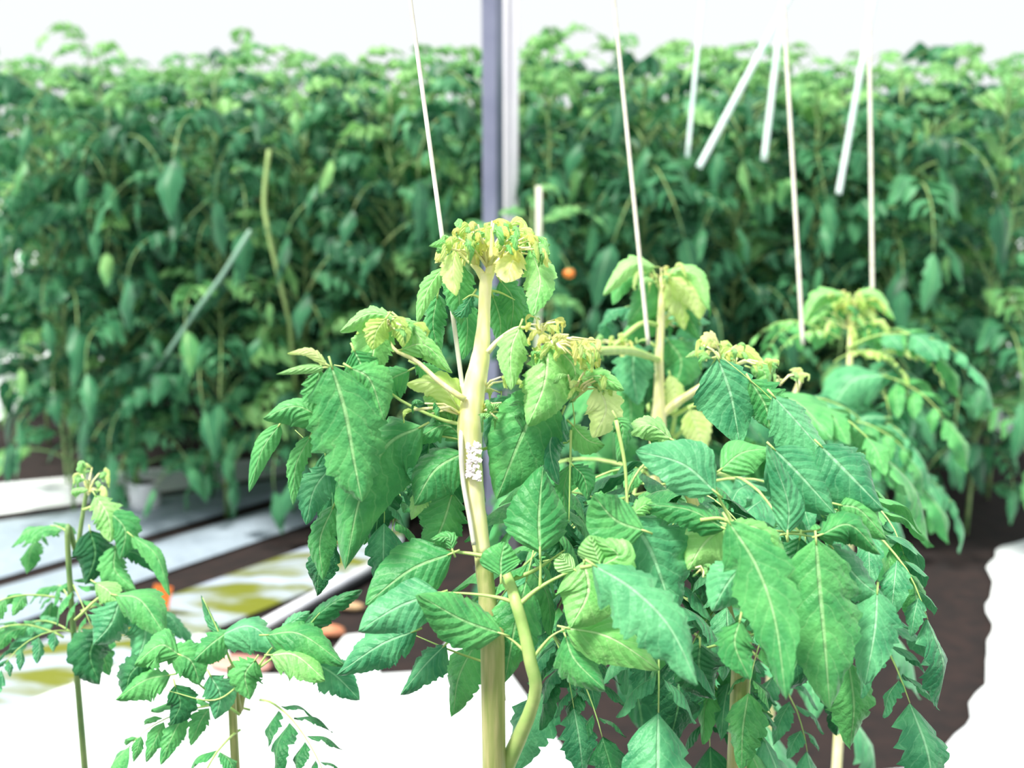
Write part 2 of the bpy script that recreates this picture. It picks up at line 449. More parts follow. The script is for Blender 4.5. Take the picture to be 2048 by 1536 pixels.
rows = [(5.0, 2.06, 'front', 56, .14, 12, 1.12), (5.5, 2.10, 'second', 44, .3, 13, 1.12), (6.3, 2.16, 'third', 40, .2, 14, 1.15), (7.2, 2.26, 'fourth', 36, .25, 14, 1.35), (8.4, 2.36, 'rearmost', 36, .2, 14, 1.6)]
for ri, (y, H, rw, nl, zm, n, sc) in enumerate(rows):
    hw = 0.435*y if ri < 3 else .45*y
    for i in range(n):
        x = -hw+2*hw*i/(n-1) + rr.uniform(-.07, .07)
        far_plant(x, y+rr.uniform(-.08, .08)+(-.12 if x > 0 else .12), H*rr.uniform(.93, 1.03), rr,
                  'soft focus tomato plant in the '+rw+' background row, '+ORD[i], 'tomato plants in the '+rw+' background row', nl, zmin=zm, sc=sc)

# added dark green screen behind the rows, blocks bright background light
SCREEN = plain('added_backlight_screen', srgb(34, 84, 58), srgb(22, 62, 44), .9, 160, (1, 1, 1))
mb = MB(); V = []; F = []
for i in range(85):
    x = -4.2+.1*i
    for z in (0, .5, 1.0, 1.5, 1.98): V.append((x, 9.7+.04*math.sin(i*.9+z*2), z+(.02*math.sin(i*.7) if z > 1.9 else 0)))
for i in range(84):
    for j in range(4): F.append((i*5+j, (i+1)*5+j, (i+1)*5+j+1, i*5+j+1))
mb.add(V, F); tag(mb.build('trim_added_screen', SCREEN), kind='structure')

# posts
GALV = plain('galvanised_post', srgb(118, 122, 148), srgb(140, 144, 168), .4, 4, metal=.35)
WPOST = plain('white_post', srgb(244, 242, 248), srgb(232, 230, 240), .5, 4)
def post(px, wpx, d, mat, label, name, ang, ztop=3.0, square=True):
    c = W(px, 300, d); r = wpx/2*d/FPX; mb = MB(); root = empty(name, (c.x, c.y, 0)); tag(root, label, 'post')
    if square:
        k = r/ (abs(math.cos(ang))+abs(math.sin(ang)))
        X = Vector((math.cos(ang), math.sin(ang), 0))*k; Y = Vector((-math.sin(ang), math.cos(ang), 0))*k
        mb.box((0, 0, ztop/2), X, Y, Vector((0, 0, ztop/2)))
        mb.build('shaft', mat, root, smooth=False)
        cp = MB(); cp.box((0, 0, .005), X*1.9, Y*1.9, Vector((0, 0, .005))); cp.build('base_plate', mat, root, smooth=False)
    else:
        mb.tube([(0, 0, 0), (0, 0, ztop)], r, 14); mb.build('shaft', mat, root)
        cp = MB(); cp.tube([(0, 0, 0), (0, 0, .03)], r*1.25, 14); cp.build('collar', mat, root)
    return root
post(986, 42, 4.35, GALV, 'blue grey square metal post rising behind the main plant tip', 'support_post', math.radians(-28))
post(1020, 34, 4.46, WPOST, 'bright white post just right of the blue grey post', 'support_post', 0, square=False)
# plant hiding the white post's foot, with its thin cane
c = W(1085, 400, 4.15)
CP = far_plant(c.x, c.y, c.z, rr, 'blurred tomato plant climbing a thin cane right of the white post', None, 26, zmin=.2, sc=.8)
def fruit(root, px, py, d, r, c):
    p = W(px, py, d)-root.location; mb = MB(); V = []; F = []; n = 16
    for j in range(11):
        th = math.pi*j/10
        for i in range(n): V.append(p+Vector((math.sin(th)*math.cos(6.2832*i/n), math.sin(th)*math.sin(6.2832*i/n), .85*math.cos(th)-.12*math.exp(-th*th*8)))*r)
    for j in range(10):
        for i in range(n): F.append((j*n+i, (j+1)*n+i, (j+1)*n+(i+1) % n, j*n+(i+1) % n))
    mb.add(V, F); o = mb.build('tomato', c, root); o['label'] = 'ripening orange tomato'
    mb = MB(); mb.tube([p+Vector((0, 0, r*.7)), p+Vector((-.01, .02, r*1.9)), p+Vector((-.03, .08, r*3))], .002, 6)
    for k in range(5):
        a_ = k*1.2566; mb.tube([p+Vector((0, 0, r*.8)), p+Vector((math.cos(a_)*r*.5, math.sin(a_)*r*.5, r*.82)), p+Vector((math.cos(a_)*r*.85, math.sin(a_)*r*.85, r*.62))], [.003, .0025, .0006], 5)
    mb.build('calyx', FSTEM, o)
fruit(CP, 1138, 547, 4.1, .022, plain('ripening_fruit', srgb(236, 140, 60), srgb(226, 120, 48), .3, 10))
mb = MB(); a = W(1078, 372, 4.0); mb.tube([(a.x, a.y, 0), a], [.012, .011], 8)
tag(mb.build('garden_cane', plain('cane_pale', srgb(214, 214, 200), srgb(190, 200, 176), .6, 12)), 'thin pale cane standing just right of the main plant tip', 'cane')

# ---------------------------------------------------------------- twines
def twine(p0, p1, d0, d1, wpx, label, name='support_twine', mat=TWINE, ztop=2.9, group=None, extra=None):
    """p0 upper pixel, p1 lower pixel; runs on up to the overhead wire"""
    a, b = W(*p0, d0), W(*p1, d1); u = (a-b).normalized(); top = b+u*((ztop-b.z)/u.z)
    pts = [top, a, b]+(extra or [])
    P = catmull(pts, 40); mb = MB(); mb.tube(P, wpx/2*d1/FPX, 7)
    return tag(mb.build(name, mat), label, 'twine', group), top
tops = []
ex = [W(928, 800, .875), W(922, 880, .85), W(926, 960, .85), W(940, 1040, .85), W(948, 1090, .85)]
_, t = twine((857, 271), (922, 752), .90, .89, 9.5, 'white twine hanging left of the main stem and clipped down along it', extra=ex); tops.append(t)
_, t = twine((1255, 271), (1297, 690), 1.42, 1.42, 9, 'white twine leading down to the second plant with the yellow top'); tops.append(t)
_, t = twine((1582, 271), (1606, 690), 1.9, 1.9, 9, 'white twine on the right running down between the second and third plants'); tops.append(t)
_, t = twine((1741, 271), (1745, 590), 2.4, 2.4, 8, 'white twine nearest the right side, above the third plant'); tops.append(t)
WIRE = plain('steel_wire', srgb(150, 154, 160), None, .4, 10, metal=.8)
mb = MB(); mb.tube([tops[0]+(tops[0]-tops[-1])*.8]+tops+[tops[-1]+(tops[-1]-tops[0])*1.0], .003, 6)
tag(mb.build('overhead_wire', WIRE), 'steel wire overhead that carries the white twines', 'wire')
farS = [((1432, 271), (1398, 335), 14, 'slanting white strap, thickest of those above the far rows'),
        ((1379, 271), (1377, 292), 9, 'short white strap end left of the slanting one at the top'),
        ((1534, 271), (1529, 312), 13, 'short white strap left of the third near twine, at the top'),
        ((1698, 271), (1677, 388), 12, 'long thin white strap leaning above the far plants at right')]
ft = []
for p0, p1, wp, lb in farS:
    o, t = twine(p0, p1, 4.2, 4.2, wp, lb, 'support_strap', FTWINE, 2.75); ft.append(t)
ft.sort(key=lambda v: v.x)
mb = MB(); mb.tube([Vector((-2.6, ft[0].y, 2.75)), Vector((0, ft[0].y, 2.75)), Vector((2.8, ft[0].y, 2.75))], .004, 6)
tag(mb.build('overhead_wire', WIRE), 'steel wire overhead across the far rows', 'wire')
mb = MB(); P = catmull([W(538, 300, 4.5), W(528, 400, 4.5), W(536, 462, 4.5)], 10); mb.tube(P, .010, 7)
q = G(536, 1010); mb.tube([P[-1], Vector((P[-1].x, P[-1].y+.35, 1.0)), Vector((P[-1].x, P[-1].y+.6, 0))], .009, 7)
tag(mb.build('garden_cane', plain('cane_olive', srgb(150, 178, 110), None, .6, 12)), 'thin olive cane in the far foliage at upper left', 'cane')
mb = MB(); P = [W(500, 462, 4.45), W(445, 550, 4.62), W(392, 622, 4.78)]; q = P[-1]+(P[-1]-P[0]); mb.tube([P[0], P[1], P[2], P[2]+(P[2]-P[0])*4.6], .009, 7)
tag(mb.build('garden_cane', plain('cane_grey', srgb(150, 190, 168), None, .5, 12)), 'pale cane slanting through the dark far foliage at left', 'cane')
# ================================================================== main plant
D = .86
base = Vector((W(990, 1330, D).x+.01, W(990, 1330, D).y+.02, 0))
A = Plant(base, 'tall tomato plant with thick cream stem, central and nearest the camera')
st = A.stem([(base, .011), (W(988, 1520, D), .0092), (988, 1400, D, 46), (984, 1300, D, 44), (974, 1190, D, 36), (965, 1110, D, 34)], STEML, 'lower_stem', n=14, knob=.04)
A.stem([(965, 1112, D, 34), (953, 1020, D, 38), (943, 940, D, 44), (940, 860, D, 52), (948, 780, D, 46), (961, 715, D, 38), (967, 650, D, 26), (970, 590, D, 25), (973, 548, D, 26)], STEM, 'stem', n=14, knob=.05, label='thick cream stem')
A.stem([(970, 560, D, 20), (955, 538, D, 13), (935, 520, D, 9), (912, 500, D, 6)], STEM, 'branch', n=8, seg=12)
A.stem([(975, 560, D, 20), (990, 530, D, 14), (1018, 508, D, 11), (1050, 492, D, 7)], STEM, 'branch', n=8, seg=12)
A.stem([(974, 560, D, 18), (982, 520, D, 12), (984, 480, D, 9), (980, 452, D, 6)], STEM, 'branch', n=8, seg=12)
A.stem([(936, 850, D, 20), (934, 800, D, 16), (924, 768, D, 10)], STEM, 'branch', n=8, seg=12)
# flaky white patch
def scab(px, py, d, n, label):
    mb = MB(); r = random.Random(3)
    for k in range(n):
        p = W(px+r.uniform(-13, 13), py+r.uniform(-38, 34), d-r.uniform(0, .003)); s = r.uniform(.0009, .0024)
        a_ = r.random()*3
        X = Vector((math.cos(a_), .5*math.sin(a_), math.sin(a_)))*s; Y = Vector((-math.sin(a_), .5*math.cos(a_), math.cos(a_)))*s*1.6
        mb.add([p-X, p-Y*.7+FW*-.0008, p+X, p+Y], [(0, 1, 2, 3)])
    o = mb.build('peeling_bark', plain('white_flakes', srgb(250, 244, 240), srgb(236, 226, 230), .6, 40), A.root, smooth=False, world=A.base)
    o['label'] = label
scab(948, 925, D-.0095, 80, 'white peeling patch')

def lf(*a, **k): return A.leaf(*a, **k)
def Z(pts, d0, d1=None):
    d1 = d0 if d1 is None else d1; n = len(pts)-1
    return [(p[0], p[1], d0+(d1-d0)*i/max(1, n)) for i, p in enumerate(pts)]
def leaf(plant, rach, d, lets, w=6, mat=None):
    r = plant.leaf(Z(rach, d), [], w, mat)
    for L in lets:
        pts, wd, m = L[:3]; dd = L[3] if len(L) > 3 else (d-.01, d-.03); k = L[4] if len(L) > 4 else {}
        plant.leaflet(r, Z(pts, *dd), wd, m, **k)
    return r
# crown of curled young leaflets
def curls(plant, cx, cy, sx, sy, d, n, mats, seed, size=(18, 38), name='shoot_tip', spread=.03, anchor=None):
    r = random.Random(seed); mb = MB(); ms = [MAT[m] for m in mats]+[STEM]
    anc = W(*(anchor or (cx, cy+sy*.6)), d)
    for k in range(n):
        a_ = r.random()*6.28; q = math.sqrt(r.random())
        px, py = cx+sx*q*math.cos(a_), cy+sy*q*math.sin(a_); dd = d+r.uniform(-spread, spread)
        L = r.uniform(*size); an = r.uniform(0, 6.28); out = 1 if px > cx else -1
        p0 = W(px, py, dd); dx = out*L*r.uniform(.1, .6)
        pts = [p0, W(px+dx, py-L*r.uniform(-.1, .35), dd-.003), W(px+dx*1.7, py+L*r.uniform(.0, .7), dd-.006), W(px+dx*1.6, py+L*r.uniform(.3, 1.1), dd+.002)]
        N = (EYE-p0).normalized()*.6+Vector((r.uniform(-.6, .6), 0, r.uniform(.2, 1)))
        blade(mb, pts, L*r.uniform(.35, .7)*d/FPX, N, r, 14, 2, 4, .45, .3, .12, .15, mi=r.randrange(len(mats)))
        if r.random() < .55:
            m_ = anc.lerp(p0, .5)+Vector((0, 0, .004)); mb.tube([anc, m_, p0], [.0013, .0010, .0007], 5, len(mats))
    return mb.build(name, ms, plant.root, world=plant.base)
curls(A, 982, 470, 76, 28, D, 54, 'yYyYl', 21, (22, 46), anchor=(975, 535))
curls(A, 915, 490, 34, 24, D, 16, 'yYl', 22, (20, 42), anchor=(950, 530))
curls(A, 1048, 490, 36, 24, D, 18, 'yYl', 23, (20, 44), anchor=(1000, 520))
leaf(A, [(955, 540), (930, 520), (908, 500)], D, [
    ([(912, 498), (905, 540), (912, 590)], 44, 'y'), ([(925, 530), (918, 580), (922, 650)], 66, 'g', (D+.02, D+.03)),
    ([(885, 535), (855, 580), (834, 645)], 36, 'l', (D+.01, D+.0)), ([(875, 590), (866, 650), (880, 710)], 50, 'g', (D+.04, D+.05)),
    ([(905, 500), (885, 486), (858, 492)], 20, 'l')])
leaf(A, [(985, 535), (1020, 508), (1058, 498)], D, [
    ([(1040, 500), (1022, 530), (1012, 566)], 62, 'Y'), ([(1062, 498), (1080, 560), (1064, 632)], 66, 'l'),
    ([(1072, 500), (1088, 540), (1088, 600)], 40, 'y', (D, D+.02)),
    ([(1000, 560), (1026, 600), (1020, 668)], 60, 'g', (D+.02, D+.03))])
leaf(A, [(972, 580), (1000, 585), (1030, 600)], D+.02, [([(985, 590), (1000, 640), (1000, 700)], 56, 'g', (D+.03, D+.04)), ([(1030, 600), (1045, 630), (1040, 665)], 50, 'g', (D+.03, D+.04))], 7)
leaf(A, [(966, 600), (945, 590), (925, 600)], D+.02, [([(945, 590), (925, 620), (905, 625)], 30, 'b', (D+.02, D+.02)), ([(930, 600), (935, 660), (925, 720)], 50, 'g', (D+.05, D+.05))], 7)
# upper-left curly leaf
leaf(A, [(930, 800), (880, 765), (832, 722), (790, 700), (776, 668), (777, 640)], D-.01, [
    ([(790, 634), (735, 628), (680, 662)], 46, 'l', (D-.02, D-.03), dict(fold=.5)),
    ([(775, 642), (750, 690), (738, 770)], 92, 'l', (D-.015, D-.02)),
    ([(772, 636), (752, 664), (745, 700)], 58, 'y', (D-.03, D-.03)),
    ([(785, 636), (805, 660), (806, 695)], 44, 'y', (D-.02, D-.02)),
    ([(795, 634), (835, 668), (868, 720)], 52, 'l', (D-.01, D-.01)),
    ([(800, 700), (850, 690), (905, 745)], 48, 'l', (D-.01, D-.01)),
    ([(830, 728), (862, 745), (915, 770)], 44, 'g', (D+.01, D+.01)),
    ([(820, 740), (780, 760), (755, 800)], 70, 'g', (D+.01, D)),
    ], 13, STEM)
curls(A, 770, 648, 62, 14, D-.02, 12, 'yl', 25, (16, 30), anchor=(777, 662))
leaf(A, [(932, 830), (905, 800), (880, 782)], D, [
    ([(925, 830), (880, 770), (815, 765)], 70, 'y', (D, D-.01)),
    ([(915, 850), (885, 800), (850, 790)], 56, 'l', (D+.01, D)), ([(930, 880), (890, 850), (830, 880)], 70, 'g', (D+.01, D)), ], 8)
curls(A, 850, 815, 60, 18, D+.0, 14, 'ylg', 26, (18, 34), anchor=(925, 830))
# big left leaf
leaf(A, [(930, 850), (880, 838), (800, 800), (730, 745), (668, 730)], D-.0, [
    ([(662, 728), (690, 820), (708, 920), (724, 1004)], 146, 'g', (D-.05, D-.06), dict(teeth=5, depth=.42, fold=.2, roll=-.1, tilt=.5)),
    ([(845, 852), (775, 890), (722, 990), (690, 1140)], 140, 'g', (D-.01, D-.02), dict(teeth=5, depth=.2)),
    ([(700, 735), (740, 760), (768, 842)], 84, 'g', (D-.04, D-.04)),
    ([(708, 700), (722, 730), (735, 772)], 80, 'g', (D-.03, D-.03)),
    ([(648, 838), (590, 812), (526, 836)], 58, 'g', (D-.03, D-.04), dict(depth=.12, tilt=.6)),
    ([(560, 848), (524, 900), (498, 985)], 40, 'g', (D-.02, D-.03), dict(depth=.1)),
    ([(622, 870), (592, 930), (586, 1010)], 42, 'g', (D-.02, D-.02)),
    ([(655, 730), (620, 704), (575, 706)], 22, 'y', (D-.05, D-.06)),
    ([(650, 735), (610, 736), (552, 748)], 20, 'l', (D-.05, D-.06), dict(depth=.1)),
    ([(640, 740), (630, 790), (636, 830)], 60, 'g', (D-.04, D-.04)),
    ([(665, 930), (628, 980), (612, 1050)], 76, 'b', (D+.0, D+.0)),
    ([(668, 1010), (640, 1080), (646, 1160)], 74, 'g', (D+.01, D+.01)),
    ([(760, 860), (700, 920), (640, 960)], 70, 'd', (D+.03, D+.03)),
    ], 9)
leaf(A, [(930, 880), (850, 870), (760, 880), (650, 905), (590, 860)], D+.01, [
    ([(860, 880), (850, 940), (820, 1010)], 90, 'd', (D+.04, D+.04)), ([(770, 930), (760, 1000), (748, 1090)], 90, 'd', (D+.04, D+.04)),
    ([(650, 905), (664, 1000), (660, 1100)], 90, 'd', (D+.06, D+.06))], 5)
# left of stem, middle
leaf(A, [(945, 1000), (915, 960), (880, 930)], D+.01, [
    ([(928, 905), (870, 940), (828, 1010)], 92, 'g', (D, D-.01), dict(depth=.18)),
    ([(905, 985), (885, 1050), (850, 1120)], 92, 'g', (D+.01, D+.01)),
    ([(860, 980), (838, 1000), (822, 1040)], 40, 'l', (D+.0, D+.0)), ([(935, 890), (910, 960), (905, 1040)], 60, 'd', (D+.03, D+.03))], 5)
leaf(A, [(968, 1112), (930, 1106), (880, 1104), (825, 1132)], D-.01, [
    ([(905, 1106), (820, 1140), (730, 1210)], 132, 'g', (D-.02, D-.04), dict(depth=.14, fold=.2, teeth=4)),
    ([(905, 1100), (895, 1075), (860, 1078)], 40, 'g', (D-.02, D-.02))], 9)
# side shoot at lower right of the stem
SB = A.stem([(W(1000, 1560, D+.02), .0075), (1068, 1400, D-.02, 26), (1060, 1320, D-.03, 26), (1045, 1250, D-.03, 24), (1030, 1200, D-.03, 24), (1018, 1160, D-.01, 20), (1000, 1120, D, 16)], PETI, 'side_shoot', n=10, seg=24)
leaf(A, [(1035, 1208), (1000, 1196), (945, 1188), (872, 1184)], D-.03, [
    ([(880, 1186), (800, 1212), (716, 1262)], 108, 'b', (D-.04, D-.05), dict(depth=.08, fold=.15, teeth=4)),
    ], 10)
leaf(A, [(1060, 1315), (1030, 1285), (1000, 1265)], D-.03, [
    ([(1005, 1268), (925, 1240), (838, 1190)], 104, 'g', (D-.04, D-.06), dict(depth=.14, fold=.1))], 8)
leaf(A, [(1035, 1212), (1075, 1178), (1125, 1150), (1170, 1135)], D-.03, [
    ([(1168, 1122), (1176, 1185), (1140, 1256)], 110, 'l', (D-.05, D-.06), dict(depth=.06, fold=.12, teeth=4)),
    ([(1150, 1140), (1130, 1122), (1122, 1108)], 40, 'l', (D-.05, D-.05), dict(depth=.06))], 11)
leaf(A, [(1080, 1175), (1081, 1130), (1080, 1100)], D-.03, [
    ([(1080, 1102), (1078, 1030), (1086, 930)], 112, 'g', (D-.04, D-.02), dict(depth=.12, fold=.1, tilt=.1))], 7)
leaf(A, [(1015, 1180), (1004, 1160), (1002, 1145)], D-.03, [
    ([(1002, 1152), (1002, 1120), (1010, 1082)], 76, 'g', (D-.04, D-.03), dict(depth=.06, fold=.1))], 6)
leaf(A, [(1064, 1318), (1100, 1275), (1135, 1255)], D-.03, [
    ([(1130, 1255), (1220, 1275), (1320, 1340)], 84, 'l', (D-.04, D-.06), dict(depth=.1)),
    ([(1130, 1270), (1150, 1320), (1210, 1380)], 90, 'g', (D-.03, D-.05))], 8)
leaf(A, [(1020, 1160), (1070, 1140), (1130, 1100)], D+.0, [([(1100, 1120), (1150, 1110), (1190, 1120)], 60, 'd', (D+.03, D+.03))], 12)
# right-hand cluster
leaf(A, [(975, 705), (1000, 678), (1040, 655), (1090, 668), (1120, 690)], D-.01, [
    ([(1040, 652), (1022, 700), (1022, 780)], 70, 'l', (D-.02, D-.03)),
    ([(1098, 684), (1088, 770), (1055, 850)], 108, 'l', (D-.02, D-.03), dict(fold=.15)),
    ([(1092, 770), (1040, 880), (992, 1000)], 130, 'g', (D-.01, D-.0), dict(depth=.16, fold=.12)),
    ([(1120, 700), (1150, 740), (1140, 800)], 76, 'l', (D-.02, D-.02)),
    ([(1160, 760), (1200, 752), (1248, 780)], 44, 'l', (D-.02, D-.03)),
    ([(1195, 770), (1212, 820), (1185, 876)], 84, 'y', (D-.02, D-.02)),
    ([(1125, 825), (1100, 890), (1118, 970)], 66, 'b', (D+.0, D+.0)),
    ([(1040, 790), (1000, 830), (975, 900)], 80, 'b', (D+.02, D+.02)),
    ], 12, STEM)
curls(A, 1142, 695, 60, 26, D-.03, 44, 'YyYl', 31, (20, 40), anchor=(1100, 690))
curls(A, 1085, 645, 30, 22, D-.01, 16, 'YyY', 32, (14, 28), anchor=(1080, 670))
curls(A, 990, 765, 26, 20, D+.01, 8, 'yl', 33, (14, 30), anchor=(960, 790))
curls(A, 1010, 820, 50, 20, D+.01, 14, 'lg', 34, (20, 40), anchor=(960, 830))
curls(A, 1180, 760, 60, 26, D-.01, 20, 'lyl', 35, (18, 36), anchor=(1145, 800))
leaf(A, [(960, 900), (1040, 880), (1142, 880), (1142, 770)], D+.02, [([(1145, 850), (1175, 880), (1210, 890)], 50, 'l', (D, D))], 7)
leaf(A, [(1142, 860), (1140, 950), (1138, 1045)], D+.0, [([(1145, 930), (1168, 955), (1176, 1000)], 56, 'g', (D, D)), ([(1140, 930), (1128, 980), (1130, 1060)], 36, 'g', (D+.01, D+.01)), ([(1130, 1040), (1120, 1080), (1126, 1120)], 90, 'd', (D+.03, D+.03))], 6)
# bottom-left dark leaflets
leaf(A, [(985, 1330), (900, 1300), (810, 1262)], D+.02, [
    ([(830, 1262), (760, 1290), (672, 1350)], 100, 'b', (D+.0, D+.0)), ([(890, 1290), (850, 1330), (800, 1390)], 76, 'b', (D+.0, D+.0)),
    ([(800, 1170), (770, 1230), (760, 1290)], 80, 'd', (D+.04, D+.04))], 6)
# ================================================================== near right plant
E = .80
base = Vector((W(1470, 1330, E+.22).x, W(1470, 1330, E+.22).y, 0))
B = Plant(base, 'bushy tomato plant filling the lower right with big drooping leaves')
B.stem([(base, .011), (W(1475, 1500, E+.2), .009), (1470, 1330, E+.18, 34), (1440, 1180, E+.16, 30), (1400, 1040, E+.15, 24), (1330, 880, E+.13, 16)], STEML, 'stem', n=12)
leaf(B, [(1232, 840), (1250, 930), (1258, 1030), (1285, 1075), (1325, 1190)], E+.02, [
    ([(1262, 1035), (1305, 1110), (1350, 1240)], 172, 'b', (E, E+.0), dict(fold=.2, teeth=5, depth=.4)),
    ([(1290, 1062), (1232, 1040), (1186, 990)], 104, 'g', (E-.01, E-.02), dict(depth=.05, fold=.1, tilt=.6)),
    ([(1232, 835), (1246, 860), (1234, 925)], 40, 'g', (E+.02, E+.02)),
    ([(1262, 1030), (1290, 1010), (1310, 1015)], 40, 'l', (E, E)),
    ], 9)
leaf(B, [(1160, 1135), (1205, 1135), (1270, 1185), (1340, 1260)], E-.02, [
    ([(1185, 1128), (1268, 1180), (1340, 1255), (1396, 1370)], 150, 'b', (E-.05, E-.08), dict(fold=.2, teeth=6, depth=.45, roll=.25)),
    ([(1205, 1130), (1235, 1108), (1190, 1078)], 60, 'l', (E-.04, E-.04)),
    ([(1200, 1130), (1190, 1100), (1182, 1072)], 60, 'l', (E-.04, E-.04), dict(depth=.06))], 9)
leaf(B, [(1400, 1040), (1465, 1056), (1440, 1000), (1425, 965), (1385, 925)], E+.02, [
    ([(1432, 985), (1365, 928), (1272, 902)], 112, 'b', (E, E+.0), dict(fold=.08, depth=.12, tilt=.8)),
    ([(1440, 940), (1485, 905), (1546, 896)], 74, 'g', (E+.01, E+.01), dict(depth=.05, fold=.1, tilt=.8)),
    ([(1450, 1058), (1380, 1020), (1288, 1008)], 66, 'g', (E+.0, E+.0), dict(tilt=.8)),
    ([(1455, 1050), (1410, 1085), (1375, 1140)], 100, 'l', (E+.01, E+.01), dict(depth=.1)),
    ], 9)
leaf(B, [(1400, 1040), (1450, 1040), (1490, 1090), (1530, 1180)], E-.0, [
    ([(1455, 1040), (1512, 1130), (1550, 1240), (1572, 1400)], 152, 'g', (E-.05, E-.09), dict(fold=.2, teeth=5, depth=.4, roll=-.2)),
    ([(1500, 1120), (1460, 1160), (1424, 1222)], 96, 'b', (E-.03, E-.04), dict(depth=.2)),
    ([(1465, 1045), (1530, 1066), (1572, 1150)], 88, 'l', (E-.04, E-.03), dict(tilt=.7, fold=.3)),
    ([(1530, 1150), (1560, 1200), (1560, 1240)], 60, 'g', (E-.02, E-.02)),
    ([(1480, 1240), (1470, 1290), (1500, 1360)], 90, 'g', (E-.04, E-.05))], 9)
leaf(B, [(1440, 1180), (1540, 1085), (1575, 1068), (1632, 1074)], E+.02, [
    ([(1632, 1078), (1640, 1180), (1650, 1290), (1660, 1420)], 165, 'g', (E-.01, E-.03), dict(fold=.25, teeth=6, depth=.42)),
    ([(1575, 1068), (1575, 1000), (1535, 890)], 60, 'b', (E, E), dict(depth=.05)),
    ([(1640, 1070), (1700, 1050), (1762, 1110)], 80, 'g', (E, E)),
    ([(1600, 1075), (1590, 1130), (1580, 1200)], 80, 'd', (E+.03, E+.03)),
    ([(1660, 1090), (1720, 1160), (1775, 1200)], 90, 'b', (E+.02, E+.02))], 9)
leaf(B, [(1400, 1040), (1575, 1064), (1670, 1042), (1664, 930), (1620, 890), (1545, 800), (1445, 715)], E+.06, [
    ([(1545, 895), (1600, 950), (1672, 1030)], 120, 'b', (E+.03, E+.02), dict(depth=.06, fold=.12, tilt=.7)),
    ([(1640, 890), (1690, 940), (1768, 1020)], 130, 'b', (E+.03, E+.02), dict(depth=.2, fold=.25, tilt=.8)),
    ([(1545, 790), (1600, 850), (1668, 930)], 110, 'b', (E+.05, E+.04), dict(depth=.3, fold=.4, tilt=.8)),
    ([(1436, 716), (1462, 790), (1480, 890)], 122, 'b', (E+.08, E+.08), dict(fold=.12, depth=.14)),
    ([(1500, 760), (1530, 810), (1540, 860)], 96, 'g', (E+.08, E+.08)),
    ([(1680, 1010), (1720, 1020), (1775, 1080)], 80, 'g', (E+.02, E+.02)),
    ([(1590, 900), (1600, 860), (1560, 800)], 50, 'b', (E+.07, E+.07)),
    ], 6)
leaf(B, [(1330, 880), (1290, 862), (1245, 850)], E+.1, [([(1345, 880), (1300, 850), (1240, 862)], 58, 'l', (E+.06, E+.05), dict(tilt=.8)), ([(1300, 880), (1340, 890), (1400, 890)], 40, 'g', (E+.07, E+.07))], 6)
leaf(B, [(1400, 1300), (1560, 1250), (1700, 1180), (1760, 1190)], E+.08, [
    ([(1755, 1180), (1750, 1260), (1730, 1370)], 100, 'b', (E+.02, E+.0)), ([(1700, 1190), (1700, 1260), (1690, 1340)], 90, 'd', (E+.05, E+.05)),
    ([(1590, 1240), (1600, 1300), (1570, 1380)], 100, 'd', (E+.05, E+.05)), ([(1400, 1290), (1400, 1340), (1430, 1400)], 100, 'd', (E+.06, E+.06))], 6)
curls(B, 1400, 1140, 14, 22, E, 7, 'l', 44, (10, 22), anchor=(1410, 1150), spread=.006)
# ================================================================== second plant
d2 = 1.5
base = Vector((W(1318, 1300, d2).x, W(1318, 1300, d2).y, 0))
C = Plant(base, 'second tomato plant with yellow drooping crown, right of the central one')
C.stem([(base, .010), (1318, 1200, d2, 28), (1316, 1000, d2, 32), (1316, 860, d2, 34), (1318, 800, d2, 24), (1318, 720, d2, 18), (1322, 640, d2, 16), (1324, 570, d2, 12)], STEM, 'stem', n=12)
C.stem([(1322, 830, d2, 20), (1350, 808, d2, 17), (1405, 772, d2-.03, 14)], STEM, 'branch', n=8, seg=10)
C.stem([(1318, 720, d2, 12), (1260, 702, d2-.1, 18), (1190, 702, d2-.2, 18)], PETI, 'branch', n=8, seg=10)
C.stem([(1316, 650, d2, 9), (1280, 648, d2-.03, 10), (1225, 695, d2-.06, 9)], PETI, 'branch', n=8, seg=10)
leaf(C, [(1322, 590), (1310, 550), (1296, 522)], d2, [
    ([(1312, 534), (1260, 530), (1206, 590)], 46, 'l', (d2-.02, d2-.04), dict(fold=.5)),
    ([(1300, 550), (1250, 560), (1225, 610)], 44, 'g', (d2, d2)),
    ([(1305, 560), (1290, 600), (1255, 650)], 66, 'g', (d2, d2)),
    ([(1330, 545), (1390, 548), (1418, 620)], 46, 'l', (d2-.02, d2-.04), dict(fold=.5)),
    ([(1340, 555), (1385, 590), (1400, 640)], 52, 'y', (d2-.03, d2-.03)),
    ([(1335, 570), (1360, 610), (1370, 660)], 50, 'y', (d2-.01, d2-.01)),
    ([(1345, 600), (1380, 640), (1400, 680)], 50, 'g', (d2, d2)),
    ([(1300, 600), (1280, 650), (1240, 680)], 60, 'g', (d2+.03, d2+.03))], 6)
curls(C, 1320, 552, 44, 24, d2, 26, 'yYyl', 51, (16, 34), anchor=(1323, 590))
curls(C, 1350, 620, 50, 40, d2+.02, 20, 'ylg', 52, (20, 36), anchor=(1322, 650))
curls(C, 1230, 690, 34, 16, d2-.05, 14, 'Yyl', 53, (14, 26), anchor=(1250, 700))
